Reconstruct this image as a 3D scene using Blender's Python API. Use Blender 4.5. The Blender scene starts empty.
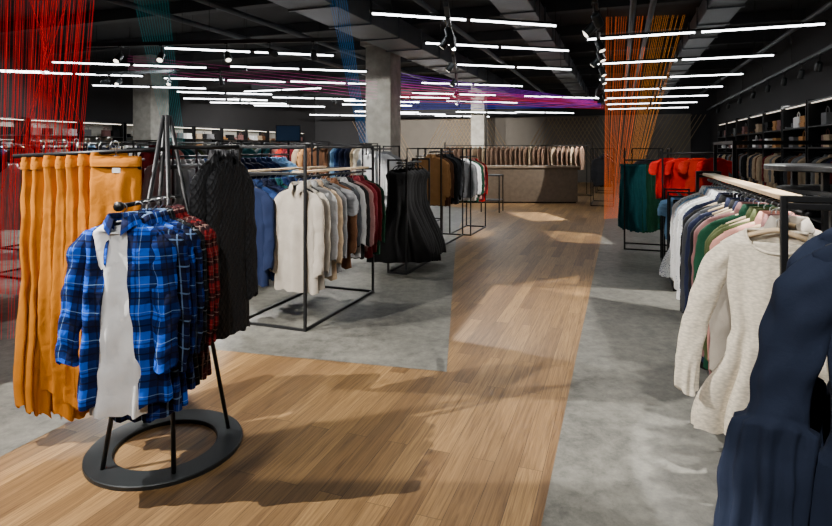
import bpy, math, random
from mathutils import Vector, Matrix, noise
random.seed(7)
S=bpy.context.scene; COL=S.collection
TH=math.radians(20.2); CT,ST=math.cos(TH),math.sin(TH)
def W(off,t,z=0): return Vector((off*CT+t*ST,-off*ST+t*CT,z))
def OFF(x,y): return x*CT-y*ST

# ------------------------------------------------------------ materials
def lin(c):
    return tuple(((x/255)/12.92 if x/255<=0.04045 else ((x/255+0.055)/1.055)**2.4) for x in c)+(1,)
def newmat(name):
    m=bpy.data.materials.new(name); m.use_nodes=True
    nt=m.node_tree; return m,nt,nt.nodes['Principled BSDF']
def N(nt,t,**kw):
    n=nt.nodes.new(t)
    for k,v in kw.items(): setattr(n,k,v)
    return n
def M(nt,op,a,b=None,c=None):
    n=N(nt,'ShaderNodeMath',operation=op)
    for i,x in enumerate((a,b,c)):
        if x is None: continue
        if isinstance(x,(int,float)): n.inputs[i].default_value=x
        else: nt.links.new(x,n.inputs[i])
    return n.outputs[0]
def MIX(nt,f,a,b):
    n=N(nt,'ShaderNodeMix',data_type='RGBA')
    for i,x in ((0,f),(6,a),(7,b)):
        if isinstance(x,(int,float,tuple)): n.inputs[i].default_value=x
        else: nt.links.new(x,n.inputs[i])
    return n.outputs[2]
def plain(name,c,rough=.5,metal=0,var=.08,scale=12,bump=.0,bscale=60):
    m,nt,b=newmat(name); c=lin(c)
    tc=N(nt,'ShaderNodeTexCoord'); no=N(nt,'ShaderNodeTexNoise'); no.inputs['Scale'].default_value=scale; no.inputs['Detail'].default_value=5
    nt.links.new(tc.outputs['Object'],no.inputs['Vector'])
    lo=tuple(x*(1-var*2) for x in c[:3])+(1,); hi=tuple(min(1,x*(1+var*2)) for x in c[:3])+(1,)
    nt.links.new(MIX(nt,no.outputs['Fac'],lo,hi),b.inputs['Base Color'])
    b.inputs['Roughness'].default_value=rough; b.inputs['Metallic'].default_value=metal
    if bump:
        n2=N(nt,'ShaderNodeTexNoise'); n2.inputs['Scale'].default_value=bscale; n2.inputs['Detail'].default_value=3
        nt.links.new(tc.outputs['Object'],n2.inputs['Vector'])
        bp=N(nt,'ShaderNodeBump'); bp.inputs['Strength'].default_value=bump; bp.inputs['Distance'].default_value=.01
        nt.links.new(n2.outputs['Fac'],bp.inputs['Height']); nt.links.new(bp.outputs[0],b.inputs['Normal'])
    return m
def emis(name,c,s):
    m,nt,b=newmat(name); c=lin(c); b.inputs['Base Color'].default_value=c
    b.inputs['Emission Color'].default_value=c; b.inputs['Emission Strength'].default_value=s
    return m
_fab={}
def fabric(name,c,wr=.3):
    if name in _fab: return _fab[name]
    m,nt,b=newmat('fabric_'+name); c=lin(c)
    tc=N(nt,'ShaderNodeTexCoord')
    no=N(nt,'ShaderNodeTexNoise'); no.inputs['Scale'].default_value=9; no.inputs['Detail'].default_value=6
    nt.links.new(tc.outputs['Object'],no.inputs['Vector'])
    lo=tuple(x*.78 for x in c[:3])+(1,); hi=tuple(min(1,x*1.2) for x in c[:3])+(1,)
    nt.links.new(MIX(nt,no.outputs['Fac'],lo,hi),b.inputs['Base Color'])
    b.inputs['Roughness'].default_value=.9; b.inputs['Specular IOR Level'].default_value=.25
    n2=N(nt,'ShaderNodeTexNoise'); n2.inputs['Scale'].default_value=260
    nt.links.new(tc.outputs['Object'],n2.inputs['Vector'])
    n3=N(nt,'ShaderNodeTexNoise'); n3.inputs['Scale'].default_value=14; n3.inputs['Detail'].default_value=3; n3.inputs['Distortion'].default_value=.8
    nt.links.new(tc.outputs['Object'],n3.inputs['Vector'])
    h=M(nt,'ADD',M(nt,'MULTIPLY',n2.outputs['Fac'],.12),n3.outputs['Fac'])
    bp=N(nt,'ShaderNodeBump'); bp.inputs['Strength'].default_value=wr; bp.inputs['Distance'].default_value=.02
    nt.links.new(h,bp.inputs['Height']); nt.links.new(bp.outputs[0],b.inputs['Normal'])
    _fab[name]=m; return m
def stripe(nt,co,p,c,hw,off=0):
    return M(nt,'COMPARE',M(nt,'FRACT',M(nt,'ADD',M(nt,'MULTIPLY',co,1/p),off+10.0)),c,hw)
def plaid(name,base,dark,line,p=.105,line2=None):
    m,nt,b=newmat('plaid_'+name)
    uv=N(nt,'ShaderNodeUVMap'); sp=N(nt,'ShaderNodeSeparateXYZ'); nt.links.new(uv.outputs[0],sp.inputs[0])
    col=lin(base); D=lin(dark); Lc=lin(line); L2=lin(line2 or line)
    for co in (sp.outputs[0],sp.outputs[1]):
        col=MIX(nt,M(nt,'MULTIPLY',stripe(nt,co,p,.3,.23),.84),col,D)
    for co in (sp.outputs[0],sp.outputs[1]):
        col=MIX(nt,M(nt,'MULTIPLY',stripe(nt,co,p,.3,.028),.75),col,L2)
        col=MIX(nt,M(nt,'MULTIPLY',stripe(nt,co,p,.78,.012),.45),col,Lc)
        col=MIX(nt,M(nt,'MULTIPLY',stripe(nt,co,p,.66,.03),.6),col,D)
    nt.links.new(col,b.inputs['Base Color']); b.inputs['Roughness'].default_value=.9; b.inputs['Specular IOR Level'].default_value=.2
    tc=N(nt,'ShaderNodeTexCoord'); n3=N(nt,'ShaderNodeTexNoise'); n3.inputs['Scale'].default_value=16; n3.inputs['Distortion'].default_value=.7
    nt.links.new(tc.outputs['Object'],n3.inputs['Vector'])
    bp=N(nt,'ShaderNodeBump'); bp.inputs['Strength'].default_value=.45; bp.inputs['Distance'].default_value=.02
    nt.links.new(n3.outputs['Fac'],bp.inputs['Height']); nt.links.new(bp.outputs[0],b.inputs['Normal'])
    return m
def spotted(name,base,dot,scale=60):
    m,nt,b=newmat('print_'+name); tc=N(nt,'ShaderNodeTexCoord'); v=N(nt,'ShaderNodeTexVoronoi'); v.inputs['Scale'].default_value=scale
    nt.links.new(tc.outputs['Object'],v.inputs['Vector'])
    f=M(nt,'LESS_THAN',v.outputs['Distance'],.33)
    nt.links.new(MIX(nt,f,lin(base),lin(dot)),b.inputs['Base Color']); b.inputs['Roughness'].default_value=.85
    return m
def quilt(name,c):
    m,nt,b=newmat('quilt_'+name); b.inputs['Roughness'].default_value=.75; b.inputs['Specular IOR Level'].default_value=.3
    uv=N(nt,'ShaderNodeUVMap'); sp=N(nt,'ShaderNodeSeparateXYZ'); nt.links.new(uv.outputs[0],sp.inputs[0])
    a=M(nt,'ABSOLUTE',M(nt,'SINE',M(nt,'MULTIPLY',M(nt,'ADD',sp.outputs[0],sp.outputs[1]),75)))
    d=M(nt,'ABSOLUTE',M(nt,'SINE',M(nt,'MULTIPLY',M(nt,'SUBTRACT',sp.outputs[0],sp.outputs[1]),75)))
    h=M(nt,'POWER',M(nt,'MULTIPLY',a,d),.3)
    cc=lin(c); nt.links.new(MIX(nt,h,tuple(x*.4 for x in cc[:3])+(1,),cc),b.inputs['Base Color'])
    bp=N(nt,'ShaderNodeBump'); bp.inputs['Strength'].default_value=.8; bp.inputs['Distance'].default_value=.01
    nt.links.new(h,bp.inputs['Height']); nt.links.new(bp.outputs[0],b.inputs['Normal'])
    return m
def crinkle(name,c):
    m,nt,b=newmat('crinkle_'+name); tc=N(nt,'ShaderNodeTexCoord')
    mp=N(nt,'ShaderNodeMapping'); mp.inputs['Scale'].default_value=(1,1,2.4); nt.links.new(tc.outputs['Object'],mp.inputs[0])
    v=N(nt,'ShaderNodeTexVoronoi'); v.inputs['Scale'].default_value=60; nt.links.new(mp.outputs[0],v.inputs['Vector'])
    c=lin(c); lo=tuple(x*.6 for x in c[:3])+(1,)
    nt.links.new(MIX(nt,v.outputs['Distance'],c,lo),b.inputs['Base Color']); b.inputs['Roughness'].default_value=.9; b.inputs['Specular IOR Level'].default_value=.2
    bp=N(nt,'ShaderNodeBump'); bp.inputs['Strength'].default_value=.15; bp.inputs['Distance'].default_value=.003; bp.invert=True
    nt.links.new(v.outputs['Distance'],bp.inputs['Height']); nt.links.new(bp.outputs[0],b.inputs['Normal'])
    return m

def wood_floor():
    m,nt,b=newmat('wood_plank_floor'); tc=N(nt,'ShaderNodeTexCoord'); mp=N(nt,'ShaderNodeMapping')
    mp.inputs['Rotation'].default_value=(0,0,-(math.pi/2-TH)); nt.links.new(tc.outputs['Object'],mp.inputs[0])
    br=N(nt,'ShaderNodeTexBrick'); nt.links.new(mp.outputs[0],br.inputs['Vector'])
    br.offset=.37; br.inputs['Scale'].default_value=1; br.inputs['Brick Width'].default_value=1.4; br.inputs['Row Height'].default_value=.12
    br.inputs['Mortar Size'].default_value=.0014; br.inputs['Bias'].default_value=0
    br.inputs['Color1'].default_value=lin((168,132,84)); br.inputs['Color2'].default_value=lin((120,90,55)); br.inputs['Mortar'].default_value=lin((74,54,34))
    mp2=N(nt,'ShaderNodeMapping'); mp2.inputs['Scale'].default_value=(.9,26,1); nt.links.new(mp.outputs[0],mp2.inputs[0])
    ad=N(nt,'ShaderNodeVectorMath',operation='ADD'); nt.links.new(mp2.outputs[0],ad.inputs[0]); 
    sc=N(nt,'ShaderNodeVectorMath',operation='SCALE'); sc.inputs['Scale'].default_value=37; nt.links.new(br.outputs['Color'],sc.inputs[0]); nt.links.new(sc.outputs[0],ad.inputs[1])
    g=N(nt,'ShaderNodeTexNoise'); g.inputs['Scale'].default_value=2.2; g.inputs['Detail'].default_value=10; g.inputs['Roughness'].default_value=.6; g.inputs['Distortion'].default_value=1.6
    nt.links.new(ad.outputs[0],g.inputs['Vector'])
    rp=N(nt,'ShaderNodeValToRGB'); rp.color_ramp.elements[0].position=.34; rp.color_ramp.elements[0].color=(.40,.35,.29,1); rp.color_ramp.elements[1].position=.62; rp.color_ramp.elements[1].color=(1.05,1.05,1.05,1)
    nt.links.new(g.outputs['Fac'],rp.inputs[0])
    mx=N(nt,'ShaderNodeMix',data_type='RGBA',blend_type='MULTIPLY'); mx.inputs[0].default_value=.9
    nt.links.new(br.outputs['Color'],mx.inputs[6]); nt.links.new(rp.outputs[0],mx.inputs[7])
    nt.links.new(mx.outputs[2],b.inputs['Base Color']); b.inputs['Roughness'].default_value=.46
    bp=N(nt,'ShaderNodeBump'); bp.inputs['Strength'].default_value=.1; bp.inputs['Distance'].default_value=.004
    nt.links.new(g.outputs['Fac'],bp.inputs['Height']); nt.links.new(bp.outputs[0],b.inputs['Normal'])
    return m
def gray_floor():
    m,nt,b=newmat('gray_stone_vinyl'); tc=N(nt,'ShaderNodeTexCoord')
    a=N(nt,'ShaderNodeTexNoise'); a.inputs['Scale'].default_value=10; a.inputs['Detail'].default_value=14; a.inputs['Roughness'].default_value=.78; a.inputs['Distortion'].default_value=.2
    nt.links.new(tc.outputs['Object'],a.inputs['Vector'])
    c=N(nt,'ShaderNodeTexNoise'); c.inputs['Scale'].default_value=1.6; c.inputs['Detail'].default_value=6; nt.links.new(tc.outputs['Object'],c.inputs['Vector'])
    s=M(nt,'ADD',M(nt,'MULTIPLY',a.outputs['Fac'],.7),M(nt,'MULTIPLY',c.outputs['Fac'],.3))
    rp=N(nt,'ShaderNodeValToRGB'); e=rp.color_ramp.elements; e[0].position=.37; e[0].color=lin((66,65,60)); e[1].position=.63; e[1].color=lin((128,126,116))
    nt.links.new(s,rp.inputs[0]); nt.links.new(rp.outputs[0],b.inputs['Base Color']); b.inputs['Roughness'].default_value=.5
    return m

BLACK=plain('black_powder_coat',(18,19,21),.45,.2,.1)
BASEM=plain('dark_gray_steel',(44,48,50),.42,.4,.08)
DARK=plain('matte_black',(14,14,15),.8)
LWOOD=plain('light_wood',(190,165,130),.5,0,.15,20)
SLATW=plain('slat_wood',(150,128,98),.6,0,.15,20)
CHROME=plain('brushed_steel',(170,170,172),.3,1)
TUBE=emis('fluorescent_tube',(250,252,255),14)
LENS=emis('spot_lens',(255,244,225),5)
LED=emis('shelf_led',(255,240,220),5)  # emission for the strips added to brighten the pale bays
GLOWD=emis('added_shelf_glow_dim',(255,240,220),1.6)  # weaker emission for the strips added to the dark bays
CONC=plain('concrete',(150,146,137),.9,0,.26,5,.7,26)
CEIL=plain('ceiling_dark_paint',(44,47,51),.9,0,.2,2,.3,8)
DUCT=plain('duct_dark_metal',(84,89,95),.5,.3,.15,3)
BEAM=plain('beam_dark_paint',(48,51,55),.8,0,.15,3)
WALLD=plain('dark_wall',(38,38,40),.8,0,.1,2)
WALLG=plain('brown_gray_wall',(104,98,89),.8,0,.1,2)
PANEL=plain('pale_back_panel',(170,168,160),.7,0,.1,2)
COUNT=plain('counter_brown_panel',(96,82,66),.6,0,.2,9)
WOODF=wood_floor(); GRAYF=gray_floor()

# ------------------------------------------------------------ mesh helpers
def join(*gs):
    V=[];F=[];U=[]
    for g in gs:
        o=len(V); V+=list(g[0]); F+=[tuple(i+o for i in f) for f in g[1]]
        U+= list(g[2]) if len(g)>2 and g[2] else [(v[0],v[2]) for v in g[0]]
    return V,F,U
def box(c,s):
    x,y,z=c; a,b,d=s[0]/2,s[1]/2,s[2]/2
    V=[(x+i*a,y+j*b,z+k*d) for i in(-1,1) for j in(-1,1) for k in(-1,1)]
    return V,[(0,1,3,2),(4,6,7,5),(0,4,5,1),(2,3,7,6),(0,2,6,4),(1,5,7,3)],None
def tube(pts,r,n=10,cap=True):
    pts=[Vector(p) for p in pts]; rs=r if isinstance(r,(list,tuple)) else [r]*len(pts)
    V=[];F=[]; up=None
    for i,p in enumerate(pts):
        d=(pts[min(i+1,len(pts)-1)]-pts[max(i-1,0)]).normalized()
        if up is None: up=Vector((0,0,1)) if abs(d.z)<.9 else Vector((1,0,0))
        s=d.cross(up).normalized(); up=s.cross(d).normalized()
        for k in range(n):
            a=2*math.pi*k/n; V.append(p+(s*math.cos(a)+up*math.sin(a))*rs[i])
    for i in range(len(pts)-1):
        for k in range(n):
            a=i*n+k;b=i*n+(k+1)%n; F.append((a,b,b+n,a+n))
    if cap: F.append(tuple(range(n))[::-1]); F.append(tuple(range(len(V)-n,len(V))))
    return [tuple(v) for v in V],F,None
def loft(rings,uvs,closed=True):
    V=[];F=[];U=[]; n=len(rings[0])
    for R,u in zip(rings,uvs): V+=R; U+=u
    for i in range(len(rings)-1):
        for k in range(n if closed else n-1):
            a=i*n+k;b=i*n+(k+1)%n; F.append((a,b,b+n,a+n))
    return V,F,U
def me(name,g,mat=None,smooth=True,multi=None):
    m=bpy.data.meshes.new(name); m.from_pydata([tuple(v) for v in g[0]],[],g[1])
    uv=m.uv_layers.new(name='UVMap'); U=g[2] if len(g)>2 and g[2] else [(v[0],v[2]) for v in g[0]]
    for l in m.loops: uv.data[l.index].uv=U[l.vertex_index]
    m.materials.append(mat or BLACK)
    if smooth:
        for p in m.polygons: p.use_smooth=True
    m.update(); return m
def tag(o,label=None,cat=None,group=None,kind=None):
    if label:o['label']=label
    if cat:o['category']=cat
    if group:o['group']=group
    if kind:o['kind']=kind
    return o
def ob(name,mesh,parent=None,loc=(0,0,0),rot=0,mat=None,label=None,cat=None,group=None,kind=None,scale=None):
    o=bpy.data.objects.new(name,mesh); COL.objects.link(o)
    if parent: o.parent=parent
    o.location=loc; o.rotation_euler=(0,0,rot) if isinstance(rot,(int,float)) else rot
    if scale: o.scale=scale
    if mat and mesh: o.material_slots[0].link='OBJECT'; o.material_slots[0].material=mat
    return tag(o,label,cat,group,kind)
def empty(name,loc,rot=0,**k):
    o=ob(name,None,None,loc,rot,**k); o.empty_display_size=.1; return o
def bev(o,w=.006,s=2):
    b=o.modifiers.new('bevel','BEVEL'); b.width=w; b.segments=s; b.limit_method='ANGLE'; return o
def part(parent,name,g,mat,smooth=False,b=0,label=None):
    o=ob(name,me(name,g,mat,smooth),parent,label=label)
    if b: bev(o,b)
    return o

# ------------------------------------------------------------ setting
LW=-16.5
def floorpoly():
    V=[];F=[];mi=[]
    def add(ps,z,m):
        o=len(V); V.extend([(p[0],p[1],z) for p in ps]); F.append(tuple(range(o,o+len(ps)))); mi.append(m)
    add([W(LW,-6),W(3.8,-6),W(3.8,28),W(LW,28)],0,0)
    add([W(-.315,-6),W(3.8,-6),W(3.8,28),W(-.315,28)],.002,1)
    add([(-2.16,2.88),(-1.62,4.42),(.22,3.98),(.75,10.3),(1.35,15.0),(-6,24),W(LW,20),W(LW,-6),(-7,-2)][::-1],.002,1)
    m=bpy.data.meshes.new('floor'); m.from_pydata(V,[],F); m.materials.append(WOODF); m.materials.append(GRAYF)
    for p,k in zip(m.polygons,mi): p.material_index=k
    m.update()
    ob('floor',m,kind='structure')
    for p in m.polygons:
        if p.normal.z<0: p.flip()
floorpoly()
def wallbox(name,o0,o1,t0,t1,z0,z1,mat):
    g=box(((o0+o1)/2,(t0+t1)/2,(z0+z1)/2),(abs(o1-o0),abs(t1-t0),z1-z0))
    return ob(name,me(name,g,mat,False),None,(0,0,0),-TH,kind='structure')
HC=4.6
wallbox('ceiling',LW,3.8,-6,28,HC,HC+.1,CEIL)
wallbox('wall_right',3.8,3.95,-6,28,0,HC,WALLD)
wallbox('wall_back',LW,3.8,28,28.15,0,HC,WALLD)
wallbox('wall_left',LW-.15,LW,-6,28,0,HC,WALLD)
ob('wall_panelling',me('wall_panelling',box((0,0,1.6),(16,.06,3.2)),WALLG,False),None,W(-5.0,27.9),-TH,label='brown-gray panelled lower zone of the back wall',cat='wall panel')

def duct(name,o0,t0,o1,t1,z,w,h,label,cat):
    a=W(o0,t0,z); b=W(o1,t1,z); L=(b-a).length; ang=math.atan2(b.y-a.y,b.x-a.x)
    n=int(L/1.3)
    root=empty(name,(a+b)/2,ang,label=label,cat=cat)
    part(root,'duct_run' if cat=='duct' else 'beam_body',box((0,0,0),(L,w,h)),DUCT if cat=='duct' else BEAM,b=.01)
    if cat=='duct':
        for i in range(n):
            part(root,'flange',box((-L/2+1.3*(i+.5),0,0),(.04,w+.05,h+.05)),DUCT)
duct('air_duct',-4.5,3,-4.5,26,4.0,.8,.4,'dark rectangular sheet metal air duct under the black ceiling','duct')
duct('air_duct',-1.6,6,-1.6,26,4.05,.55,.35,'slim dark sheet metal air duct under the black ceiling','duct')
duct('air_duct',1.6,3,1.6,27,4.05,.5,.3,'dark rectangular air duct above the garment racks','duct')
for i,t in enumerate((6.5,9,11.5,14,16.5,19,21.5,26)):
    duct('ceiling_beam',-16,t,3.7,t,4.47,.22,.24,'dark painted ceiling beam','beam')
for off in (-7.5,-6.2,-3.0,.2,.5,3.2):
    a=W(off,2,3.95); b=W(off,27,3.95)
    ob('ceiling_pipe',me('ceiling_pipe',tube([a,b],.05,10),DUCT),label='dark painted pipe running under the ceiling',cat='pipe')

def column(x,y,w,rot=-TH):
    root=empty('column',(x,y,0),rot,label='square raw concrete column reaching the dark ceiling',cat='column')
    part(root,'shaft',box((0,0,HC/2),(w,w,HC)),CONC,b=.02)
    part(root,'capital',box((0,0,HC-.42),(w+.2,w+.2,.2)),CONC,b=.02)
column(-.8,13.6,.66); column(-8.6,18.0,.75); column(2.9,25.5,.62)

sl=[]
for i in range(80):
    x=-12.7+i*.19
    s=1 if (i//14)%2 else -1
    sl.append(tube([(x,0,.9),(x+s*1.3,0,3.15)],.014,4))
o=ob('wall_slat_panel',me('slats',join(*sl),SLATW,False),None,W(0,27.8),-TH,label='diagonal light wooden slat pattern on the back wall',cat='wall panel',kind='stuff')

# ------------------------------------------------------------ garments
GZ=-.075
def lerp(a,b,t): return a+(b-a)*t
def prof(f,pts):
    for (f0,w0),(f1,w1) in zip(pts,pts[1:]):
        if f<=f1:
            t=(f-f0)/(f1-f0); t=t*t*(3-2*t); return lerp(w0,w1,t)
    return pts[-1][1]
def body(L,sh,pts,th,neck=.06,drop=.055,fn=3,fa=.012,seed=0,gap=None,nz=26,nu=44,curve=0.0,rough=.007,frontneck=.03,ruf=0,rf=.5,rk=9):
    rings=[];uvs=[]; rn=random.Random(seed); p1,p2=rn.random()*6,rn.random()*6
    rows=[]
    for t in range(5):
        f=t/4; rows.append((lerp(neck,sh,f),-drop*f**1.2,lerp(.03,th*.6,f),0,0))
    for i in range(1,nz+1):
        f=i/nz; rows.append((prof(f,pts),-drop-(L-drop)*f,th*(.6+.4*min(1,f*3)),fa*(.1+f),f))
    for ri,(w,z,t,A,f) in enumerate(rows):
        R=[];Uv=[]; g=gap(f) if gap else 0
        ga=math.asin(min(.95,g/w)) if g>0 else 0
        for k in range(nu):
            th0=-math.pi/2+ga+(2*math.pi-2*ga)*(k/(nu-1 if gap else nu))
            c,s=math.cos(th0),math.sin(th0)
            x=w*math.copysign(abs(c)**.85,c); y=t*math.copysign(abs(s)**.8,s)
            nn=noise.noise(Vector((x*7+seed,z*2.2,s+seed*3.1)))
            y+=A*math.sin(fn*x/max(w,.01)*math.pi+p1+1.5*nn)+.4*A*math.sin(2.3*fn*x/max(w,.01)*math.pi+p2)
            x+=A*.5*math.sin(z*9+p2)*abs(c)
            y+=rough*noise.noise(Vector((x*16,z*9,seed+s)))
            if ruf and f>rf:
                q=ruf*min(1,(f-rf)/.25)*math.sin(rk*th0+p1+2*nn); x+=q*c; y+=q*s+.3*q
            zz=z
            if ri<3 and s<0: zz-=frontneck*(1-ri/3)*(-s)
            if f>.5: zz-=curve*(1-(x/w)**2)*(f-.5)*2+ A*.4*math.sin(fn*2*x/w*3+p1)*f
            R.append((x,y,zz+GZ)); Uv.append((x+(0 if s<=0 else .03),zz))
        rings.append(R); uvs.append(Uv)
    return loft(rings,uvs,closed=not gap)
def sleeve(Ls,r0,r1,side,sh,drop=.055,out=.09,fwd=.04,seed=0,n=22,nu=18,flare=None,rough=.01,depth=.6,ruf=0,rf=.62,rk=7):
    rings=[];uvs=[]
    if ruf: nu=56
    for i in range(n+1):
        f=i/n
        if f<.12: r=r0*math.sqrt(max(.06,f/.12))
        else: r=lerp(r0,r1,(f-.12)/.88)
        if flare: r*=flare(f)
        cx=side*(sh-.045+min(r,r0)*.35+out*math.sin(min(f*1.6,1.57)))
        cy=-fwd*f*f; cz=-drop+.012-Ls*f
        R=[];U=[]
        for k in range(nu):
            a=2*math.pi*k/nu; wr=rough*noise.noise(Vector((math.cos(a)*1.5+seed*5,math.sin(a)*1.5,f*9+side)))
            if ruf and f>rf: wr+=ruf*(.5+.5*min(1,(f-rf)/.2))*math.sin(rk*a+seed+1.5*noise.noise(Vector((a,f*4,seed))))
            x=cx+(r+wr)*math.cos(a); y=cy+(r*depth+wr)*math.sin(a)
            R.append((x,y,cz+GZ+.015*math.sin(a*2+seed)*f)); U.append((r*1.2*math.cos(a),cz))
        rings.append(R); uvs.append(U)
    return loft(rings,uvs)
def collar(r=.066,h=.035,seed=0):
    rings=[];uvs=[]; nu=26
    for (rr,z,pt) in ((r*.92,-.012,0),(r*.88,h,0),(r*.96,h+.004,0),(r*1.2,h*.2,1),(r*1.3,-.012,1)):
        R=[];U=[]
        for k in range(nu):
            a=-math.pi/2+.28+(2*math.pi-.56)*k/(nu-1); fr=max(0,-math.sin(a))**4
            x=rr*math.cos(a); y=rr*.62*math.sin(a)-(.012*fr*pt)
            R.append((x,y,z-.03*fr-pt*.03*fr+GZ)); U.append((a*r,z))
        rings.append(R);uvs.append(U)
    return loft(rings,uvs,closed=False)
def neckband(w=.1,t=.03,fn_=.08):
    p=[]
    for k in range(41):
        a=2*math.pi*k/40; c,s=math.cos(a),math.sin(a)
        p.append((w*math.copysign(abs(c)**.85,c),t*math.copysign(abs(s)**.8,s),GZ-(fn_*(-s) if s<0 else 0)))
    return tube(p,.006,6,False)
def placket(L,half=.014,yo=-.052):
    return box((0,yo,GZ-.04-(L-.06)/2),(half*2,.006,L-.08))
BT=[(0,.205),(.15,.195),(.5,.20),(1,.225)]
LIB={}
for s in range(3):
    LIB['shirt%d'%s]=[('body',body(.76,.205,BT,.042,fn=2+s,seed=s,fa=.014,rough=.009)),('sleeve',sleeve(.58,.064,.046,-1,.205,seed=s,depth=.42,out=.055,rough=.011)),('sleeve',sleeve(.58,.064,.046,1,.205,seed=s+3,depth=.42,out=.055,rough=.011)),('collar',collar())]
    LIB['sweater%d'%s]=[('body',body(.66,.2,[(0,.2),(.2,.21),(.8,.22),(1,.205)],.045,neck=.075,fn=2,fa=.014,seed=s+10)),('sleeve',sleeve(.56,.07,.05,-1,.2,seed=s+5,depth=.45,out=.06)),('sleeve',sleeve(.56,.07,.05,1,.2,seed=s+7,depth=.45,out=.06))]
    LIB['tee%d'%s]=[('body',body(.66,.2,[(0,.2),(.2,.2),(1,.22)],.035,neck=.08,fn=2,fa=.012,seed=s+20)),('sleeve',sleeve(.22,.08,.075,-1,.2,seed=s,depth=.4)),('sleeve',sleeve(.22,.08,.075,1,.2,seed=s,depth=.4))]
    LIB['dress%d'%s]=[('body',body(1.0,.15,[(0,.15),(.12,.12),(.3,.12),(1,.33)],.08,neck=.09,fn=2,fa=.01,seed=s+30,nu=96,ruf=.022,rf=.25,rk=10)),('strap',tube([(-.09,0,GZ-.02),(-.05,0,GZ+.03),(0,0,GZ+.05)],.006,6)),('strap',tube([(.09,0,GZ-.02),(.05,0,GZ+.03),(0,0,GZ+.05)],.006,6))]
    LIB['skirt%d'%s]=[('body',body(1.22,.17,[(0,.17),(.2,.17),(.7,.19),(1,.185+.02*s)],.05,neck=.165,drop=.02,fn=2+s,fa=.026,seed=s+40,nu=84,frontneck=0,ruf=.010,rf=.08,rk=6,rough=.02,curve=.05)),('waistband',body(.06,.172,[(0,.172),(1,.174)],.045,neck=.168,drop=.01,fa=0,seed=4,nz=3,frontneck=0))]
LIB['blouse']=[('body',body(.8,.185,[(0,.185),(.15,.165),(.45,.145),(.52,.16),(1,.28)],.045,neck=.1,fn=3,fa=.012,seed=51,nu=96,nz=40,frontneck=.08,ruf=.024,rf=.5,rk=9,rough=.004)),
  ('sleeve',sleeve(.6,.054,.04,-1,.185,seed=51,out=.14,fwd=.07,n=36,rough=.006,ruf=.006,rf=.8,depth=.5)),
  ('sleeve',sleeve(.6,.054,.04,1,.185,seed=52,out=.1,n=36,rough=.006,ruf=.006,rf=.8,depth=.5)),
  ('neckband',neckband())]
nf=lambda f:1 if f<.56 else 1.3+.4*(f-.56)/.44
LIB['navy']=[('body',body(1.0,.19,[(0,.19),(.12,.17),(.4,.155),(.44,.165),(.46,.185),(1,.25)],.05,neck=.085,fn=3,fa=.014,seed=61,nu=110,nz=70,rough=.01,ruf=.016,rf=.45,rk=11)),
  ('sleeve',sleeve(.68,.07,.052,-1,.19,seed=61,out=.12,fwd=.06,n=70,flare=nf,rough=.012,ruf=.011,rf=.56,depth=.55,rk=10)),
  ('sleeve',sleeve(.68,.07,.052,1,.19,seed=62,out=.08,n=70,flare=nf,rough=.012,ruf=.011,rf=.56,depth=.55,rk=10)),
  ('collar',collar(.085,.02))]
LIB['puffer']=[('body',body(.86,.2,[(0,.2),(.2,.21),(1,.24)],.06,neck=.075,fn=2,fa=.01,seed=71,nu=60,nz=36,rough=.015)),
  ('sleeve',sleeve(.66,.085,.065,-1,.2,seed=71,out=.06,n=36,rough=.018,depth=.7)),('sleeve',sleeve(.66,.085,.065,1,.2,seed=73,out=.06,n=36,rough=.018,depth=.7)),('collar',collar(.075,.04))]
fg=lambda f:.03+.06*f
LIB['flannel_open']=[('body',body(.87,.19,[(0,.19),(.15,.18),(.5,.19),(1,.225)],.06,neck=.06,fn=2,fa=.022,seed=81,gap=fg,nu=72,nz=40,curve=.03,rough=.018)),
  ('sleeve',sleeve(.64,.068,.05,-1,.19,seed=81,out=.08,n=36,rough=.02,depth=.45)),('sleeve',sleeve(.66,.068,.05,1,.19,seed=84,out=.06,n=36,rough=.02,depth=.45)),('collar',collar(.07,.035))]
LIB['flannel']=[('body',body(.86,.19,[(0,.19),(.15,.175),(.5,.185),(1,.215)],.045,neck=.06,fn=3,fa=.014,seed=85,nu=56,nz=36,curve=.05,rough=.01)),
  ('sleeve',sleeve(.62,.065,.048,-1,.19,seed=86,n=30,rough=.014,out=.05,depth=.5)),('sleeve',sleeve(.62,.065,.048,1,.19,seed=87,n=30,rough=.014,out=.05,depth=.5)),('collar',collar(.065,.035)),('placket',placket(.8))]
LIB['long_tee']=[('body',body(.87,.13,[(0,.13),(.15,.12),(1,.13)],.024,neck=.06,fn=2,fa=.012,seed=91,nu=40,frontneck=.045,rough=.016))]
MESH={}; LOW={}
for k,ps in LIB.items():
    MESH[k]=[(n,me(k+'_'+n,g,None)) for n,g in ps]
    LOW[k]=me(k+'_whole',join(*[g for n,g in ps]),None)
hb=[(-.17,0,GZ-.058),(-.1,0,GZ-.028),(-.03,0,GZ-.004),(0,0,GZ+.002),(.03,0,GZ-.004),(.1,0,GZ-.028),(.17,0,GZ-.058)]
HB=me('hanger_bar',tube(hb,[.009,.011,.011,.011,.011,.011,.009],8),None)
hk=[(0,0,GZ),(0,0,-.035)]+[(.02*math.cos(a)-.0,0,-.008+.02*math.sin(a)) for a in [math.radians(x) for x in (-60,-20,20,60,100,140,180)]]
HK=me('hanger_hook',tube(hk,.0028,6),None)
KN={'shirt':('shirt','shirt'),'sweater':('sweater','sweater'),'tee':('t_shirt','t-shirt'),'dress':('dress','dress'),'skirt':('skirt','skirt'),'blouse':('blouse','blouse'),'navy':('jacket','jacket'),'puffer':('quilted_jacket','jacket'),'flannel_open':('flannel_shirt','shirt'),'flannel':('flannel_shirt','shirt'),'long_tee':('t_shirt','t-shirt')}
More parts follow.
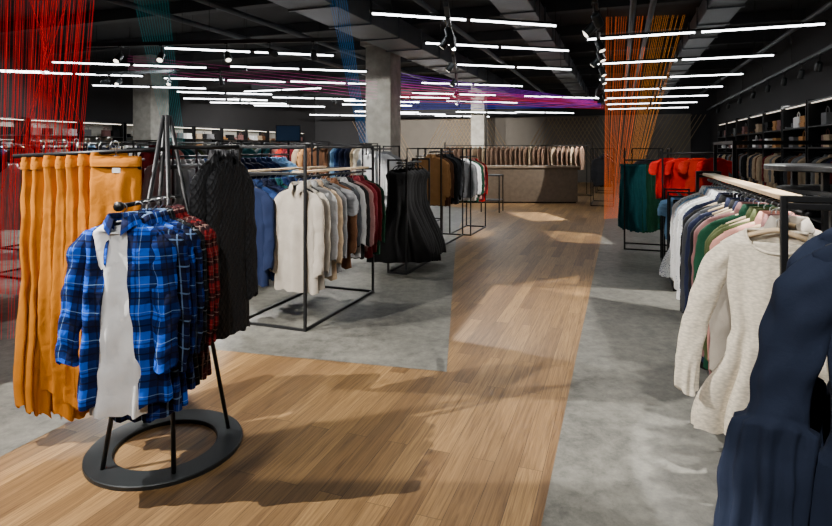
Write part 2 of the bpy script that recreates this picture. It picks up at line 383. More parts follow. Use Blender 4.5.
def garment(kind,mat,label,loc,rot,group=None,detail=True,scale=None,hanger=True,hmat=None):
    key=kind if kind in MESH else kind+str(random.randrange(3))
    nm,cat=KN[kind]
    if detail:
        r=empty(nm,loc,rot,label=label,cat=cat,group=group)
        if scale: r.scale=scale
        for pn_,m in MESH[key]: ob(pn_,m,r,mat=mat)
        if hanger:
            h=ob('clothes_hanger',HB,None,loc,rot,mat=hmat or BLACK,label='slim hanger with a steel hook holding a garment',cat='hanger',group=(group or 'garments')+' hangers',scale=(min(1,scale[0]),1,1) if scale else None)
            ob('hook',HK,h,mat=CHROME)
    else:
        r=ob(nm,LOW[key],None,loc,rot,mat=mat,label=label,cat=cat,group=group,scale=scale)
    return r
PAL={
 'cream':(226,214,192),'greige':(160,152,140),'white':(238,238,236),'light gray':(150,150,150),'gray':(105,106,108),'charcoal':(52,54,58),'black':(16,16,17),
 'navy':(20,27,52),'denim blue':(24,48,92),'dark denim':(12,26,56),'sky blue':(120,165,205),'maroon':(92,14,24),'red':(200,12,10),'brick red':(184,34,20),
 'dusty pink':(176,124,112),'mauve':(120,84,82),'olive':(62,70,38),'forest green':(14,60,40),'teal':(8,70,74),'mustard':(184,110,8),'tan':(174,126,76),
 'brown':(92,60,38),'beige':(172,150,122),'gold':(206,150,50),'taupe':(128,102,84)}
def fab(n): return fabric(n.replace(' ','_'),PAL[n])
def fill(rail,p0,ang,spacing,items,z,group,detail=True,jit=.06,hanger=None,face=0,sc=1,hmat=None):
    d=Vector((-math.sin(ang),math.cos(ang),0)); p=Vector((p0[0],p0[1],z))
    for i,it in enumerate(items):
        kind,cn=it[:2]; zs=it[2] if len(it)>2 else 1
        m=fab(cn) if isinstance(cn,str) else cn[1]; c=cn if isinstance(cn,str) else cn[0]
        q=p+d*(spacing*i+random.uniform(-.01,.01))
        s=sc*random.uniform(.95,1.04)
        garment(kind,m,'%s %s hanging on %s'%(c,KN[kind][1],rail),q,ang+face+random.uniform(-jit,jit),group,detail,(s,1,zs*s*random.uniform(.96,1.04)),detail if hanger is None else hanger,hmat)
def loc2(p0,x,y,ang=-TH):
    c,s=math.cos(ang),math.sin(ang); return (p0[0]+x*c-y*s,p0[1]+x*s+y*c)

# ------------------------------------------------------------ four-way stand (round base)
SX,SY=-1.34,2.98
st=empty('round_clothes_stand',(SX,SY,0),label='black multi-arm clothes stand on a flat dark ring base',cat='clothes rack')
def ring(ro,ri,z0,z1,n=72):
    R=[];U=[]
    for (r,z) in ((ri,z0),(ro,z0),(ro,z1-.004),(ro-.004,z1),(ri+.004,z1),(ri,z1-.004),(ri,z0)):
        R.append([(r*math.cos(2*math.pi*k/n),r*math.sin(2*math.pi*k/n),z) for k in range(n)]); U.append([(p[0],p[1]) for p in R[-1]])
    return loft(R,U)
part(st,'ring_base',ring(.39,.255,.0,.022),BASEM)
for a in (-130,-60,30,135):
    x,y=.32*math.cos(math.radians(a)),.32*math.sin(math.radians(a))
    part(st,'leg',tube([(x,y,.02),(x*.05,y*.05,1.78)],.0115,10),BLACK,True)
part(st,'arm',tube([(0,.06,1.34),(0,-.47,1.34)],.011,10),BLACK,True)
part(st,'arm',tube([(0,0,1.60),(-.85,.04,1.56)],.012,10),BLACK,True)
part(st,'arm',tube([(0,0,1.61),(.36,.1,1.61)],.012,10),BLACK,True)
part(st,'arm',tube([(0,0,1.5),(0,.4,1.5)],.012,10),BLACK,True)
part(st,'crossbar',tube([(-.06,-.07,1.34),(.05,.06,1.34)],.01,10),BLACK,True)
part(st,'end_knob',tube([(0,-.47,1.34),(0,-.488,1.34)],.022,14),BLACK,True)
P_BL=plaid('blue',(12,84,210),(5,11,42),(150,195,240),.135,(5,8,26))
P_DB=plaid('dark_blue',(16,44,120),(6,9,28),(100,130,175),.12)
P_BK=plaid('black',(28,32,38),(8,8,10),(120,125,130),.1)
P_RD=plaid('red',(130,20,24),(20,10,16),(140,110,100),.09)
G='plaid shirts on the round stand'
WH=fabric('bright_white',(252,252,252),.25)
garment('long_tee',WH,'plain white long t-shirt worn under the open blue plaid shirt',(SX-.01,SY-.465,1.34),.0,None,hanger=False)
garment('flannel_open',P_BL,'open bright blue plaid flannel shirt on the round stand',(SX-.0,SY-.445,1.34),-.04,G,scale=(.97,1,.93))
seq=[('dark navy plaid',P_DB),('blue plaid',P_BL),('blue and black plaid',P_DB),('black plaid',P_BK),('dark red plaid',P_RD),('dark red plaid',P_RD)]
for i,(c,m) in enumerate(seq):
    garment('flannel',m,'%s flannel shirt hanging on the round stand'%c,(SX+.035+.006*i,SY-.37+.058*i,1.34),random.uniform(-.08,.04),G,scale=(.97,1,1.02 if i<2 else .97))
zs=[.93,1.02,1.06,1.1,1.0,1.08,1.05]
for i in range(7):
    garment('skirt',fab('mustard'),'long mustard yellow skirt on the stand\'s side arm',(SX-.36-.062*i,SY+.10,1.655-.003*i),math.pi/2-.32-.06*(i%3),'mustard garments on the round stand',scale=(.68,.85,zs[i]*1.03))
garment('skirt',fab('mustard'),'mustard yellow skirt facing out with a paper tag',(SX-.24,SY-.06,1.63),-.05,'mustard garments on the round stand',scale=(.8,.8,.9))
ob('price_tag',me('price_tag',box((0,0,0),(.04,.002,.025)),fab('white'),False),None,(SX-.2,SY-.13,1.49),.1,label='small white paper price tag on the mustard skirt',cat='price tag')
QB=quilt('black',(44,45,48))
for i in range(2):
    garment('puffer',QB,'black quilted jacket hanging from the stand\'s side arm',(SX+.21+.055*i,SY+.17+.06*i,1.63),math.pi/2-.5+.05*i,'quilted jackets on the round stand',scale=(.64,.62,1.17))

# ------------------------------------------------------------ garment racks
def double_rack(p0,length,width=.7,top=1.63,rz=1.35,rails=(-.28,.26),label='black steel double garment rack with a light wooden top rail',ang=-TH,wood=True):
    r=empty('clothes_rack',(p0[0],p0[1],0),ang,label=label,cat='clothes rack')
    h=width/2; t=.025
    for x in(-h,h):
        for y in(0,length): part(r,'post',box((x,y,top/2),(t,t,top)),BLACK,b=.003)
    for y in(0,length):
        part(r,'crossbar',box((0,y,top-.012),(width,t,t)),BLACK,b=.003)
        part(r,'foot_bar',box((0,y,.0125),(width,t,t)),BLACK,b=.003)
        part(r,'crossbar',box((0,y,rz+.03),(width,t,t)),BLACK,b=.003)
    for x in (-h,h): part(r,'side_bar',box((x,length/2,.0125),(t,length,t)),BLACK,b=.003)
    for x in rails:
        part(r,'rail',tube([(x,0,rz),(x,length,rz)],.0115,10),BLACK,True)
        if wood: part(r,'wood_strip',box((x,length/2,rz+.045),(.09,length,.02)),LWOOD,b=.003,label='light wooden strip')
    return r
double_rack((-1.3,4.98),1.42)
itA=[('shirt','greige',1.12),('shirt','greige',1.1),('shirt','light gray',1.08),('shirt','beige',1.05),('shirt','gray'),('tee','gray'),('shirt','brown'),('sweater','charcoal'),('shirt','light gray'),('shirt','black'),('sweater','mauve'),('shirt','maroon'),('shirt','maroon'),('shirt','forest green')]
fill('the black double rack',loc2((-1.3,4.98),.24,.06),-TH,.098,itA,1.35,'tops on the black double rack',sc=1.08,jit=.12)
itB=[('shirt','dark denim'),('shirt','denim blue'),('shirt','navy'),('shirt','dark denim'),('shirt','teal'),('shirt','denim blue'),('shirt','dark denim'),('shirt','denim blue'),('shirt','navy'),('shirt','dark denim'),('shirt','denim blue'),('shirt','charcoal')]
fill('the black double rack',loc2((-1.3,4.98),-.3,.06),-TH,.11,itB,1.35,'denim tops on the black double rack',sc=1.18,jit=.1)

# right long rack
double_rack((1.50,2.12),2.55,width=.16,top=1.42,rz=1.35,rails=(0,),label='long black garment rail with a light wooden top strip')
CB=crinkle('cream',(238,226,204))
WP=spotted('white_navy',(225,228,230),(70,90,130),70)
pR=(1.50,2.12)
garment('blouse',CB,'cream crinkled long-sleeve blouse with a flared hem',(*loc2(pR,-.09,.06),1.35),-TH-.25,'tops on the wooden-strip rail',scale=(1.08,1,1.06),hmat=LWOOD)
itR=[('shirt','greige'),('shirt','mauve',1.12),('shirt','dusty pink'),('shirt','olive',1.1),('shirt','olive',1.1),('shirt','forest green'),('shirt','mauve'),('shirt','navy',1.1),('shirt','black',1.08),('shirt','navy',1.1),('sweater','charcoal'),('shirt','black'),('shirt','navy'),('shirt',('white patterned',WP)),('shirt','white'),('shirt',('white patterned',WP)),('shirt','white'),('shirt','sky blue'),('shirt',('white patterned',WP)),('shirt','white')]
fill('the wooden-strip rail',loc2(pR,0,.25),-TH,.113,itR,1.35,'tops on the wooden-strip rail',sc=1.08,hmat=LWOOD,jit=.12)

# near right rail with navy jacket
r=empty('clothes_rack',(1.07,1.10,0),-TH,label='black garment rail carrying a navy jacket',cat='clothes rack')
part(r,'rail',tube([(0,-.25,1.5),(0,.5,1.5)],.012,10),BLACK,True)
for y in(-.25,.5):
    part(r,'post',box((.3,y,.765),(.025,.025,1.53)),BLACK,b=.003)
    part(r,'crossbar',box((.15,y,1.515),(.32,.025,.025)),BLACK,b=.003)
    part(r,'foot_bar',box((.3,y,.0125),(.4,.03,.025)),BLACK,b=.003)
NV=fabric('deep_navy',(38,47,68),wr=.16)
garment('navy',NV,'dark navy jacket with ruffled sleeves on a black rail',(1.10,1.2,1.5),-TH-.25,'navy jackets on a black rail',scale=(1.04,1,1.1))
garment('navy',NV,'dark navy jacket hanging behind another on a black rail',(1.26,1.44,1.5),-TH-.05,'navy jackets on a black rail',scale=(.95,1,1.02))

r=empty('display_table',(2.36,2.9,0),-TH,label='tall black metal display table with a thin round top',cat='table')
part(r,'table_top',tube([(0,0,1.485),(0,0,1.49),(0,0,1.51),(0,0,1.515)],[.455,.46,.46,.455],56),BLACK,False)
for x in(-.26,.26):
    for y in(-.26,.26): part(r,'leg',box((x,y,.742),(.03,.03,1.484)),BLACK,b=.003)
part(r,'shelf',tube([(0,0,1.37),(0,0,1.39)],.4,48),BLACK,False)
r=empty('clothes_rack',(2.75,4.1,0),-TH,label='black frame garment rack with an upper bar',cat='clothes rack')
for x in(-.35,.9):
    part(r,'post',box((x,0,.83),(.025,.025,1.66)),BLACK); part(r,'post',box((x,.9,.83),(.025,.025,1.66)),BLACK)
    part(r,'side_bar',box((x,.45,1.65),(.025,.9,.025)),BLACK)
for y in(0,.9): part(r,'top_bar',box((.275,y,1.65),(1.25,.025,.025)),BLACK)

# ------------------------------------------------------------ single racks further away
def single_rack(p,length,ang,rz=1.45,top=1.62,label='black metal garment rack on slim posts',w=.6):
    r=empty('clothes_rack',(p[0],p[1],0),ang,label=label,cat='clothes rack'); h=w/2
    for y in(0,length):
        for x in(-h,h): part(r,'post',box((x,y,top/2),(.022,.022,top)),BLACK)
        part(r,'crossbar',box((0,y,top-.012),(w,.022,.022)),BLACK); part(r,'foot_bar',box((0,y,.0125),(w,.025,.025)),BLACK)
    for x in(-h,h): part(r,'side_bar',box((x,length/2,.0125),(.025,length,.025)),BLACK)
    part(r,'rail',tube([(0,0,rz),(0,length,rz)],.014,8),BLACK,True)
    return r
def frack(p,n,kinds,cols,ang=-TH,sp=.12,rz=1.45,group='garments on a black rack',sc=1.05,detail=False,top=1.62,face=0,jit=.1,w=.6):
    single_rack(p,n*sp+.12,ang,rz,top,w=w)
    fill('a black rack',loc2(p,0,.08,ang),ang,sp,[(random.choice(kinds),c) for c in [cols[i*len(cols)//n] for i in range(n)]],rz,group,detail,sc=sc,jit=jit,face=face)
frack((-.24,7.1),6,['dress'],['black'],group='black dresses on a rack',sp=.13,sc=1.18,rz=1.42,top=1.47,face=.25,jit=.2,w=.25)
frack((-.72,8.9),6,['shirt','sweater'],['white','white','light gray'],group='white tops on a rack',rz=1.6,top=1.66,w=.3,sc=1.1)
frack((.22,9.1),10,['shirt','sweater'],['tan','brown','black','charcoal','black'],group='coats on a rack',rz=1.55,w=.4,sc=1.12)
frack((.82,10.3),9,['sweater','shirt'],['gray','white','white','forest green','dusty pink','maroon','red'],group='mixed tops on a rack',rz=1.45,w=.4)
frack((.0,11.6),9,['shirt'],['gray','beige','brown','gold'],group='mixed shirts on a rack',w=.4)
# right far
A90=-TH-math.pi/2
frack((3.42,9.1),5,['skirt'],['teal','forest green','teal'],ang=A90,group='teal garments on a rack',sc=.85,rz=1.42,face=math.pi/2-.5,sp=.11)
frack((3.5,7.9),4,['tee','tee'],['red','brick red','red'],ang=A90,group='red tops on a rack',rz=1.54,top=1.6,sc=.85,face=math.pi/2+.35,sp=.2,w=.3,jit=.15)
frack((3.3,6.9),4,['tee'],['sky blue','sky blue','sky blue'],group='pale tops on a rack',rz=1.02,top=1.07,face=.0,w=.3,sc=.75)
frack((3.05,6.2),4,['dress'],[('white patterned',WP)],group='patterned dresses on a rack',rz=.98,sc=.78,top=1.03,w=.3)
frack((5.2,15.5),12,['shirt'],['charcoal','navy','maroon','white','black'],group='shirts on a distant rack')
frack((6.8,20),10,['shirt','sweater'],['black','charcoal','gray','white'],group='shirts on a distant rack')
frack((5.0,12.0),8,['sweater'],['charcoal','gray','maroon'],group='dark tops on a rack')
# left mid
frack((-5.1,6.9),8,['shirt','sweater'],['white','cream'],group='white tops behind the red strings')
frack((-4.25,6.5),10,['shirt','dress'],['maroon','red','maroon'],group='red tops beside the red strings')
frack((-3.3,7.0),10,['shirt'],['light gray','gray','denim blue'],group='gray shirts on a rack',rz=1.5)
frack((-2.45,6.8),12,['shirt'],['denim blue','dark denim','denim blue','sky blue'],group='denim shirts on a rack',rz=1.52)
LC=[['gray','charcoal','light gray'],['white','cream','beige'],['navy','denim blue','sky blue'],['brown','tan','beige'],['maroon','brick red','dusty pink'],['teal','light gray','olive']]
for i,(x,y) in enumerate([(-6.4,8.8),(-5.0,9.9),(-7.9,11.2),(-1.7,9.9),(-3.3,11.5),(-5.6,13.2),(-8.4,13.5),(-2.2,13.8),(-4.2,15.8),(-7.0,16.0),(-4.1,8.5),(-2.9,9.8),(-6.6,11.2),(-1.0,12.6),(-9.4,11.9),(-4.6,11.6),(-9.9,15.3)]):
    c=[LC[(i+k)%6] for k in range(3)]; c=[q for s_ in c for q in s_]
    frack((x,y),12,['shirt','sweater'],c,ang=-TH+(math.pi/2 if i%2 else 0),group='garments on a distant rack',rz=1.7,sp=.12,top=1.74)

# ------------------------------------------------------------ counter
r=empty('service_counter',(2.62,16.7,0),math.radians(-1),label='long brown-gray panelled service counter on the wood floor',cat='counter')
part(r,'front_panel',box((0,-.3,.54),(4.3,.05,1.0)),COUNT,b=.01)
part(r,'worktop',box((0,0,1.07),(4.4,.75,.06)),plain('counter_top',(124,108,88),.4),b=.01)
for x in(-2.1,2.1): part(r,'side_panel',box((x,.02,.52),(.05,.6,1.04)),COUNT,b=.01)
part(r,'plinth',box((0,-.26,.03),(4.2,.06,.06)),DARK)
single_rack((1.0,19.2),5.0,-math.pi/2,rz=1.72,top=1.84)
for i in range(30):
    garment('shirt',fab(random.choice(['taupe','beige','taupe','taupe'])),'muted brown-beige garment in the row behind the counter',(1.1+i*.16,19.2,1.72),math.pi/2-.6+random.uniform(-.1,.1),'garments behind the counter',False,(1,1,1))
r=empty('side_table',(1.95,14.2,0),-TH,label='small black open-frame side table',cat='table')
part(r,'table_top',box((0,0,.93),(.5,.5,.03)),BLACK,b=.004)
for x in(-.23,.23):
    for y in(-.23,.23): part(r,'leg',box((x,y,.46),(.025,.025,.92)),BLACK)
part(r,'shelf',box((0,0,.3),(.46,.46,.02)),BLACK)
r=empty('monitor',(-2.05,8.9,0),.1,label='black monitor with a dim blue screen on a stand',cat='screen')
part(r,'casing',box((0,0,1.85),(.4,.04,.27)),BLACK,b=.01)
part(r,'screen',box((0,-.022,1.85),(.36,.004,.23)),emis('screen_blue',(20,40,62),.35))
part(r,'pole',tube([(0,.03,0),(0,.03,1.8)],.02,10),BLACK,True)
part(r,'foot',tube([(0,.03,0),(0,.03,.02)],.2,24),BLACK)

# ------------------------------------------------------------ wall shelving
FOLD=me('folded_stack',join(*[box((random.uniform(-.01,.01),random.uniform(-.01,.01),.02+.042*k),(.28,.26,.038)) for k in range(5)]),None,False)
BAG=me('handbag_mesh',join(box((0,0,.11),(.26,.12,.2)),tube([(-.08,0,.2),(-.07,0,.28),(0,0,.32),(.07,0,.28),(.08,0,.2)],.008,6)),None,False)
SHOE=me('shoe_mesh',join(box((0,0,.02),(.09,.27,.03)),box((0,.05,.07),(.08,.16,.09))),None,False)
def bay(p,ang,back,cols,label,group,led):
    r=empty('wall_shelf_unit',(p[0],p[1],0),ang,label=label,cat='shelf',group=group)
    part(r,'back_panel',box((.36,0,1.25),(.03,1.5,2.5)),back)
    for y in(-.76,.76): part(r,'side_panel',box((.1,y,1.25),(.5,.03,2.5)),BLACK)
    for z in(.35,1.62,2.0,2.45): part(r,'shelf',box((.1,0,z),(.5,1.48,.025)),BLACK)
    part(r,'rail',tube([(.03,-.73,1.55),(.03,.73,1.55)],.012,8),BLACK,True)
    part(r,'shelf_lamp',box((-.1,0,2.43),(.03,1.4,.012)),led)  # added glowing strip that brightens the bay
    for k in range(6):
        x,y=loc2(p,.03,-.6+k*.22,ang); c=random.choice(cols)
        garment(random.choice(['shirt','sweater']),fab(c),'%s top hanging in a black shelving bay'%c,(x,y,1.55),ang+random.uniform(-.1,.1),'garments in the shelving bays',False)
    for z in (1.633,2.0135):
        for k in range(4):
            if random.random()<.2: continue
            q=(*loc2(p,-.02,-.55+k*.36,ang),z); c=random.choice(['white','beige','brown','black','tan','gray','mauve','black']); kk=random.randrange(3)
            a2=ang-math.pi/2
            if kk==0: ob('folded_clothes',FOLD,None,q,a2,mat=fab(c),label='stack of folded %s clothes on a black shelf'%c,cat='folded clothes',group='folded clothes on shelves')
            elif kk==1: ob('handbag',BAG,None,q,a2,mat=fab(c),label='%s handbag on a black shelf'%c,cat='handbag',group='handbags on shelves')
            else: ob('shoe',SHOE,None,q,a2,mat=fab(c),label='%s shoe displayed on a black shelf'%c,cat='shoe',group='shoes on shelves')
for i in range(10):
    bay(tuple(W(3.35,6.2+i*1.65))[:2],-TH,DARK,['black','charcoal','gray','brown','navy','beige','maroon'],'black open wall shelving bay with bags and clothes','black wall shelving bays',GLOWD)
pc=['white','light gray','beige','sky blue','gray','dusty pink','white']
for i in range(11):
    bay(tuple(W(LW+.45,8.6+i*1.65))[:2],-TH+math.pi,PANEL,pc,'shelving bay with a pale back panel and hanging tops','pale shelving bays',LED)

# ------------------------------------------------------------ string art
def strings(pairs,col,r,label,em=.3):
    cu=bpy.data.curves.new('strings','CURVE'); cu.dimensions='3D'; cu.bevel_depth=r; cu.bevel_resolution=0
    for a,b in pairs:
        s=cu.splines.new('POLY'); s.points.add(1); s.points[0].co=(*a,1); s.points[1].co=(*b,1)
    o=bpy.data.objects.new('string_art',cu); COL.objects.link(o)
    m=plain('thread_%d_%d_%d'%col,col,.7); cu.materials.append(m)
    b=m.node_tree.nodes['Principled BSDF']; b.inputs['Emission Color'].default_value=lin(col); b.inputs['Emission Strength'].default_value=em  # strings get a glow of their own so they read brighter
    tag(o,label,'string art',kind='stuff'); return o
R=random.Random(3)
def L3(a,b,t): return tuple(a[i]+(b[i]-a[i])*t for i in range(3))
pr_=[]
for i in range(20):
    t=i/19; pr_.append((L3((-3.55,4.6,0.01),(-3.1,4.75,0.01),t+R.uniform(-.03,.03)),L3((-3.6,4.7,HC),(-2.75,4.9,HC),t+R.uniform(-.06,.06))))
strings(pr_,(225,12,22),.0016,'curtain of taut red strings from floor to ceiling',.5)
pr_=[]
for i in range(54):
    t=i/53; pr_.append((L3((-4.75,6.1,.01),(-3.75,6.0,.01),t+R.uniform(-.03,.03)),L3((-4.85,6.3,HC),(-3.4,6.1,HC),t+R.uniform(-.05,.05))))
for i in range(12):
    t=i/11; pr_.append((L3((-4.6,6.1,1.0),(-3.6,6.0,1.75),t+R.uniform(-.03,.03)),L3((-3.5,6.3,HC),(-4.8,6.1,HC),t+R.uniform(-.05,.05))))
strings(pr_,(215,10,20),.0019,'dense curtain of fine red strings below the dark ceiling',.5)
pr_=[];p2_=[]
for i in range(34):
    t=i/33; (pr_ if t<.6 else p2_).append((L3((4.28,12.6,.01),(4.95,12.9,.01),t),L3((4.3,12.6,HC),(6.0,12.4,HC),t+R.uniform(-.02,.02))))
strings(pr_,(244,108,26),.0029,'fan of orange strings between the floor and the ceiling',.6)
strings(p2_,(245,150,40),.0027,'fan of yellow-orange strings between floor and ceiling',.5)
for j,(c,z0,z1,n) in enumerate([((140,40,200),3.4,3.1,6),((235,50,130),3.15,2.85,6),((50,60,210),2.75,2.55,5),((215,45,70),2.95,2.75,4)]):
    pr_=[]
    for i in range(n):
        t=i/(n-1); pr_.append(((-.35,13.25,lerp(z0,z1,t)),(5.0+.1*j,15.6,2.98-.05*j-.1*t)))
    strings(pr_,c,.0038,'fan of taut coloured strings stretched behind the column',.7)
pr_=[(( -.9,13.3,3.2-.4*t),(-6.5,12.5,3.7-.3*t)) for t in [i/5 for i in range(6)]]
strings(pr_,(200,60,140),.0024,'pink strings stretched from a column across the store',.35)
pr_=[((-1.45+.3*t,8.2,HC),(-.9+.12*t,9.0,1.7)) for t in [i/7 for i in range(8)]]
strings(pr_,(24,120,190),.0024,'blue strings running from the ceiling down to a rack',.5)
pr_=[((-4.7+.6*t,9.0,HC),(-4.3+.3*t,9.6,1.6)) for t in [i/12 for i in range(13)]]
strings(pr_,(16,135,140),.0024,'teal strings running down from the dark ceiling',.5)

# ------------------------------------------------------------ tube lamps
TB=me('tube_half',tube([(-.66,0,0),(.66,0,0)],.014,10),TUBE,True)
HO=me('lamp_channel',box((0,0,.032),(2.8,.045,.035)),BLACK,False)
CBL=me('cable',tube([(0,0,.05),(0,0,HC-3.4)],.004,5),BLACK,False)
AE=.25
def lamp(x,y,ang,z=3.4,light=0,sx=1):
    if OFF(x,y)<LW+1.6: return
    r=empty('tube_lamp',(x,y,z),ang,label='suspended linear lamp with two white tubes in a channel',cat='lamp',group='suspended tube lamps')
    r.scale=(sx,1,(HC-z)/(HC-3.4))
    ob('lamp_channel',HO,r); 
    for s in(-.7,.7): ob('tube',TB,r,(s,0,0)); 
    for s in(-1.1,1.1): ob('cable',CBL,r,(s,0,0))
    if light:
        l=bpy.data.lights.new('tube_glow','AREA'); l.shape='RECTANGLE'; l.size=2.7; l.size_y=.06; l.energy=light*AE; l.color=(.95,.98,1)
        lo=bpy.data.objects.new('tube_glow',l); COL.objects.link(lo); lo.location=(x,y,z-.04); lo.rotation_euler=(0,0,ang)
A1=math.radians(15.6)
for i,(x,y) in enumerate([(.73,7.74),(1.48,9.8),(2.2,12.2),(-3.04,10.3),(-6.1,11.9),(-2.6,12.5),(-8.2,13.3),(-4.96,14.5),(-7.7,16.1),(-1.9,15.2),(1.6,15.5)]):
    lamp(x,y,A1,light=45 if i<3 else 160,sx=1 if i<3 else 1.1)
for k in range(10):
    lamp(4.35+.98*k,8.55+2.66*k if k<9 else 26.2,-TH,light=60 if k<6 else 0,sx=1.2)
lamp(-4.1,16.9,-TH); lamp(-9.9,12.6,A1)
for x,y in ((-1.6,4.6),(-.2,2.2),(2.4,5.0)):
    lamp(x,y,A1 if x<1 else -TH,light=32,z=3.95)
for (x,y) in [(-6.5,19),(-3.4,18.6),(-.2,18.2),(-9,20),(-8.5,22),(-5,22),(-1.5,21.5),(2.4,20),(3,23.5),(-10.5,14.8),(0,24.5),(-7,25),(-1.2,23.2),(5.5,23.6),(-3.5,25.5),(4.8,18.2),(2.2,26.2),(-10.2,18),(1.2,17.2),(-5.8,16.9),(-1.2,19.8),(-6.2,20.6)]:
    lamp(x,y,A1,light=150 if (y<22.5 and x<3) else 0,z=3.3 if y<22.5 else 3.15)

# ------------------------------------------------------------ tracks and spots
def track(a,b,z=3.3):
    a=Vector((*a,z)); b=Vector((*b,z)); L=(b-a).length; ang=math.atan2(b.y-a.y,b.x-a.x)
    r=empty('lighting_track',(a+b)/2,ang,label='black ceiling lighting track',cat='lighting track')
    part(r,'track_profile',box((0,0,0),(L,.06,.06)),BASEM)
    n=max(2,int(L/2.5))
    for i in range(n+1): part(r,'suspension_wire',tube([(-L/2+L*i/n,0,.02),(-L/2+L*i/n,0,HC-z)],.004,5),BLACK)
SB=me('spot_can',join(tube([(0,0,0),(0,0,-.02),(0,0,-.15),(0,0,-.17)],[.035,.05,.055,.055],16)),None)
SLN=me('spot_glass',tube([(0,0,-.171),(0,0,-.173)],.042,16),None)
SBR=me('spot_bracket',join(tube([(0,0,.14),(0,0,.02)],.009,8),box((0,0,.13),(.05,.1,.03))),None,False)
SE=2.4
def spot(x,y,target,e=0,z=3.14,ang=50,blend=.12,col=(1,.96,.91),rad=.015,door=None,roll=0):
    """door=(half-angle x, half-angle y) in degrees: an added hood that cuts the beam to a rectangle"""
    r=empty('spotlight',(x,y,z),0,label='black cylindrical spotlight on a ceiling track',cat='spotlight',group='track spotlights')
    ob('bracket',SBR,r,mat=BLACK)
    d=(Vector(target)-Vector((x,y,z))).normalized(); qq=d.to_track_quat('-Z','Y')
    if roll: qq=qq@Matrix.Rotation(roll,3,'Z').to_quaternion()
    q=qq.to_euler()
    ob('lamp_head',SB,r,rot=q,mat=BASEM); ob('lens',SLN,r,rot=q,mat=LENS)
    if door:  # hood added to cut crisp-edged pools of light on the floor
        hx,hy=[.13*math.tan(math.radians(v)) for v in door]
        V=[(sx*.06,sy*.06,-.165) for sx,sy in((-1,-1),(1,-1),(1,1),(-1,1))]+[(sx*hx,sy*hy,-.33) for sx,sy in((-1,-1),(1,-1),(1,1),(-1,1))]
        F=[(0,1,5,4),(1,2,6,5),(2,3,7,6),(3,0,4,7)]
        ob('added_beam_hood',me('added_beam_hood',(V,F,None),BLACK,False),r,rot=q); rad=.0012; ang=2*max(door)*1.5+8; blend=0
    if e:
        l=bpy.data.lights.new('spot','SPOT'); l.energy=e*SE; l.spot_size=math.radians(min(ang,150)); l.spot_blend=blend; l.color=col; l.shadow_soft_size=rad
        lo=bpy.data.objects.new('spot_beam',l); COL.objects.link(lo); lo.location=Vector((x,y,z))+d*.2; lo.rotation_euler=q
track((.6,2.2),(8.2,24)); track((4.9,4),(12.6,24)); track((.35,6.5),(1.4,18)); track((-5.4,9.1),(-1.2,8.6)); track((-3.3,.5),(-3.3,6.0),3.6)
track((-7.2,12.5),(-3.6,11.8)); track((1.4,1.0),(2.5,4.0),3.6); track((-6,17.2),(2,19.5),3.3)
def trk(a,b,t): return (a[0]+(b[0]-a[0])*t,a[1]+(b[1]-a[1])*t)
def t1(t): return trk((.6,2.2),(8.2,24),t)
def t2(t): return trk((4.9,4),(12.6,24),t)
spot(-3.3,2.3,(-.5,3.3,0.3),e=500,z=3.45,door=(30,24),roll=.35)
spot(-3.3,3.8,(-1.0,4.9,.3),e=340,z=3.45,door=(22,18),roll=.2)
spot(-3.3,5.4,(-1.0,5.6,1.0),e=170,z=3.45,ang=42)
spot(-3.3,.9,(-1.6,2.6,.9),e=80,z=3.45,ang=30)
for (t,tg,e,an) in [(.1,(-1.1,5.4,.9),150,30),(.12,(1.9,3.2,.9),180,32),(.22,(-.9,6.6,.8),170,28),(.21,(.1,7.6,.9),200,24),(.19,(3.9,8.4,1.1),110,24),(.33,(1.2,10.4,.9),280,28),(.55,(2.6,16.4,.6),260,34),(.75,(5,19.5,.9),260,40),(.68,(2.6,19.3,1),160,42)]:
    spot(*t1(t),tg,e=e,ang=an)
for t in (.26,.3,.38,.44,.62): spot(*t1(t),(t1(t)[0]+1,t1(t)[1]-1,0))
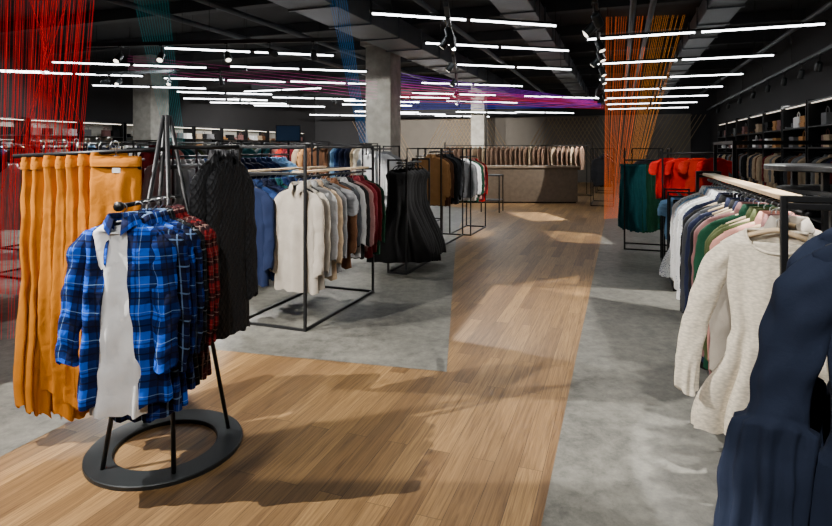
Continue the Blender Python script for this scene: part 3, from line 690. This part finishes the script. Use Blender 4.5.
# crisp rectangular floor pools from the hooded spots
spot(*t2(.08),(2.6,6.1,0),e=750,door=(11,6),roll=.9)
spot(*t2(.2),(2.95,9.9,0),e=1100,door=(8,3.5),roll=.3)
spot(*t1(.5),(2.9,13.2,0),e=600,door=(14,7),roll=.2)
spot(*trk((.35,6.5),(1.4,18),.05),(1.15,5.5,0),e=240,door=(16,9),roll=.8)
spot(1.9,2.4,(1.5,2.55,0),e=420,z=3.45,door=(6,3.5),roll=.5)
spot(2.3,3.5,(.9,3.1,0),e=210,z=3.45,door=(20,7),roll=1.2)
for i,t in enumerate([.1,.3,.5,.72,.95]):
    x,y=trk((.35,6.5),(1.4,18),t); spot(x,y,(-1.2+.3*i,8.4+2*i,.9),e=240,ang=40)
for i,t in enumerate([.03,.07,.11,.15,.19,.24,.29,.34,.4,.47,.55,.64,.74,.85]):
    x,y=t2(t); q=W(3.3,math.hypot(x,y)*.98+1.0,1.4); spot(x,y,q,e=220 if i%2 else 0,ang=55)
for x,y,tg in ((-4.8,9.03,(-5.2,7.2,1)),(-4.1,8.95,(-3.8,7.0,1)),(-3.0,8.8,(-2.2,7.6,1)),(-1.6,8.65,(-1.7,10.6,1))): spot(x,y,tg,e=250,ang=50)
for x,y,tg in ((-6.6,12.4,(-7,10,1)),(-5.4,12.15,(-5,10.5,1)),(-4.2,11.9,(-4,13,1))): spot(x,y,tg,e=400,ang=60)
spot(-2.3,8.73,(-.8,13.2,2.2),e=200,ang=28)  # extra spot added to lighten the column
for i in range(6):  # wash spots added to brighten the back wall and far displays
    x,y=-5.5+1.4*i,17.35+.4*i
    spot(x,y,(x+.5,26.5,1.8) if i>1 else (x-1.5,22.5,1.8),e=900,ang=60,blend=.5)
spot(-6.9,12.45,(-12,14,1.6),e=700,ang=70,blend=.5)  # another added spot, to light the pale shelving bays
spot(1.6,1.55,(1.2,2.2,.9),e=50,z=3.45,ang=40); spot(2.1,2.9,(1.7,3.1,1.0),e=130,z=3.45,ang=34)
track((-2.2,-.4),(1.6,-.4),3.6)  # unseen track behind the camera, added to carry front fill spots
spot(-.6,-.4,(-1.4,2.7,1.05),e=110,z=3.45,ang=26)
spot(-.2,-.4,(1.2,1.4,1.2),e=140,z=3.45,ang=34)
spot(-1.9,-.4,(-2.0,3.0,1.0),e=30,z=3.45,ang=28)

# world
w=bpy.data.worlds.new('World'); S.world=w; w.use_nodes=True
w.node_tree.nodes['Background'].inputs[0].default_value=(.75,.82,.9,1); w.node_tree.nodes['Background'].inputs[1].default_value=.05

cam=bpy.data.cameras.new('Camera'); cam.lens=24.0; cam.sensor_width=36; cam.shift_y=-.137
co=bpy.data.objects.new('Camera',cam); COL.objects.link(co); co.location=(0,0,1.6); co.rotation_euler=(math.pi/2,0,0); S.camera=co
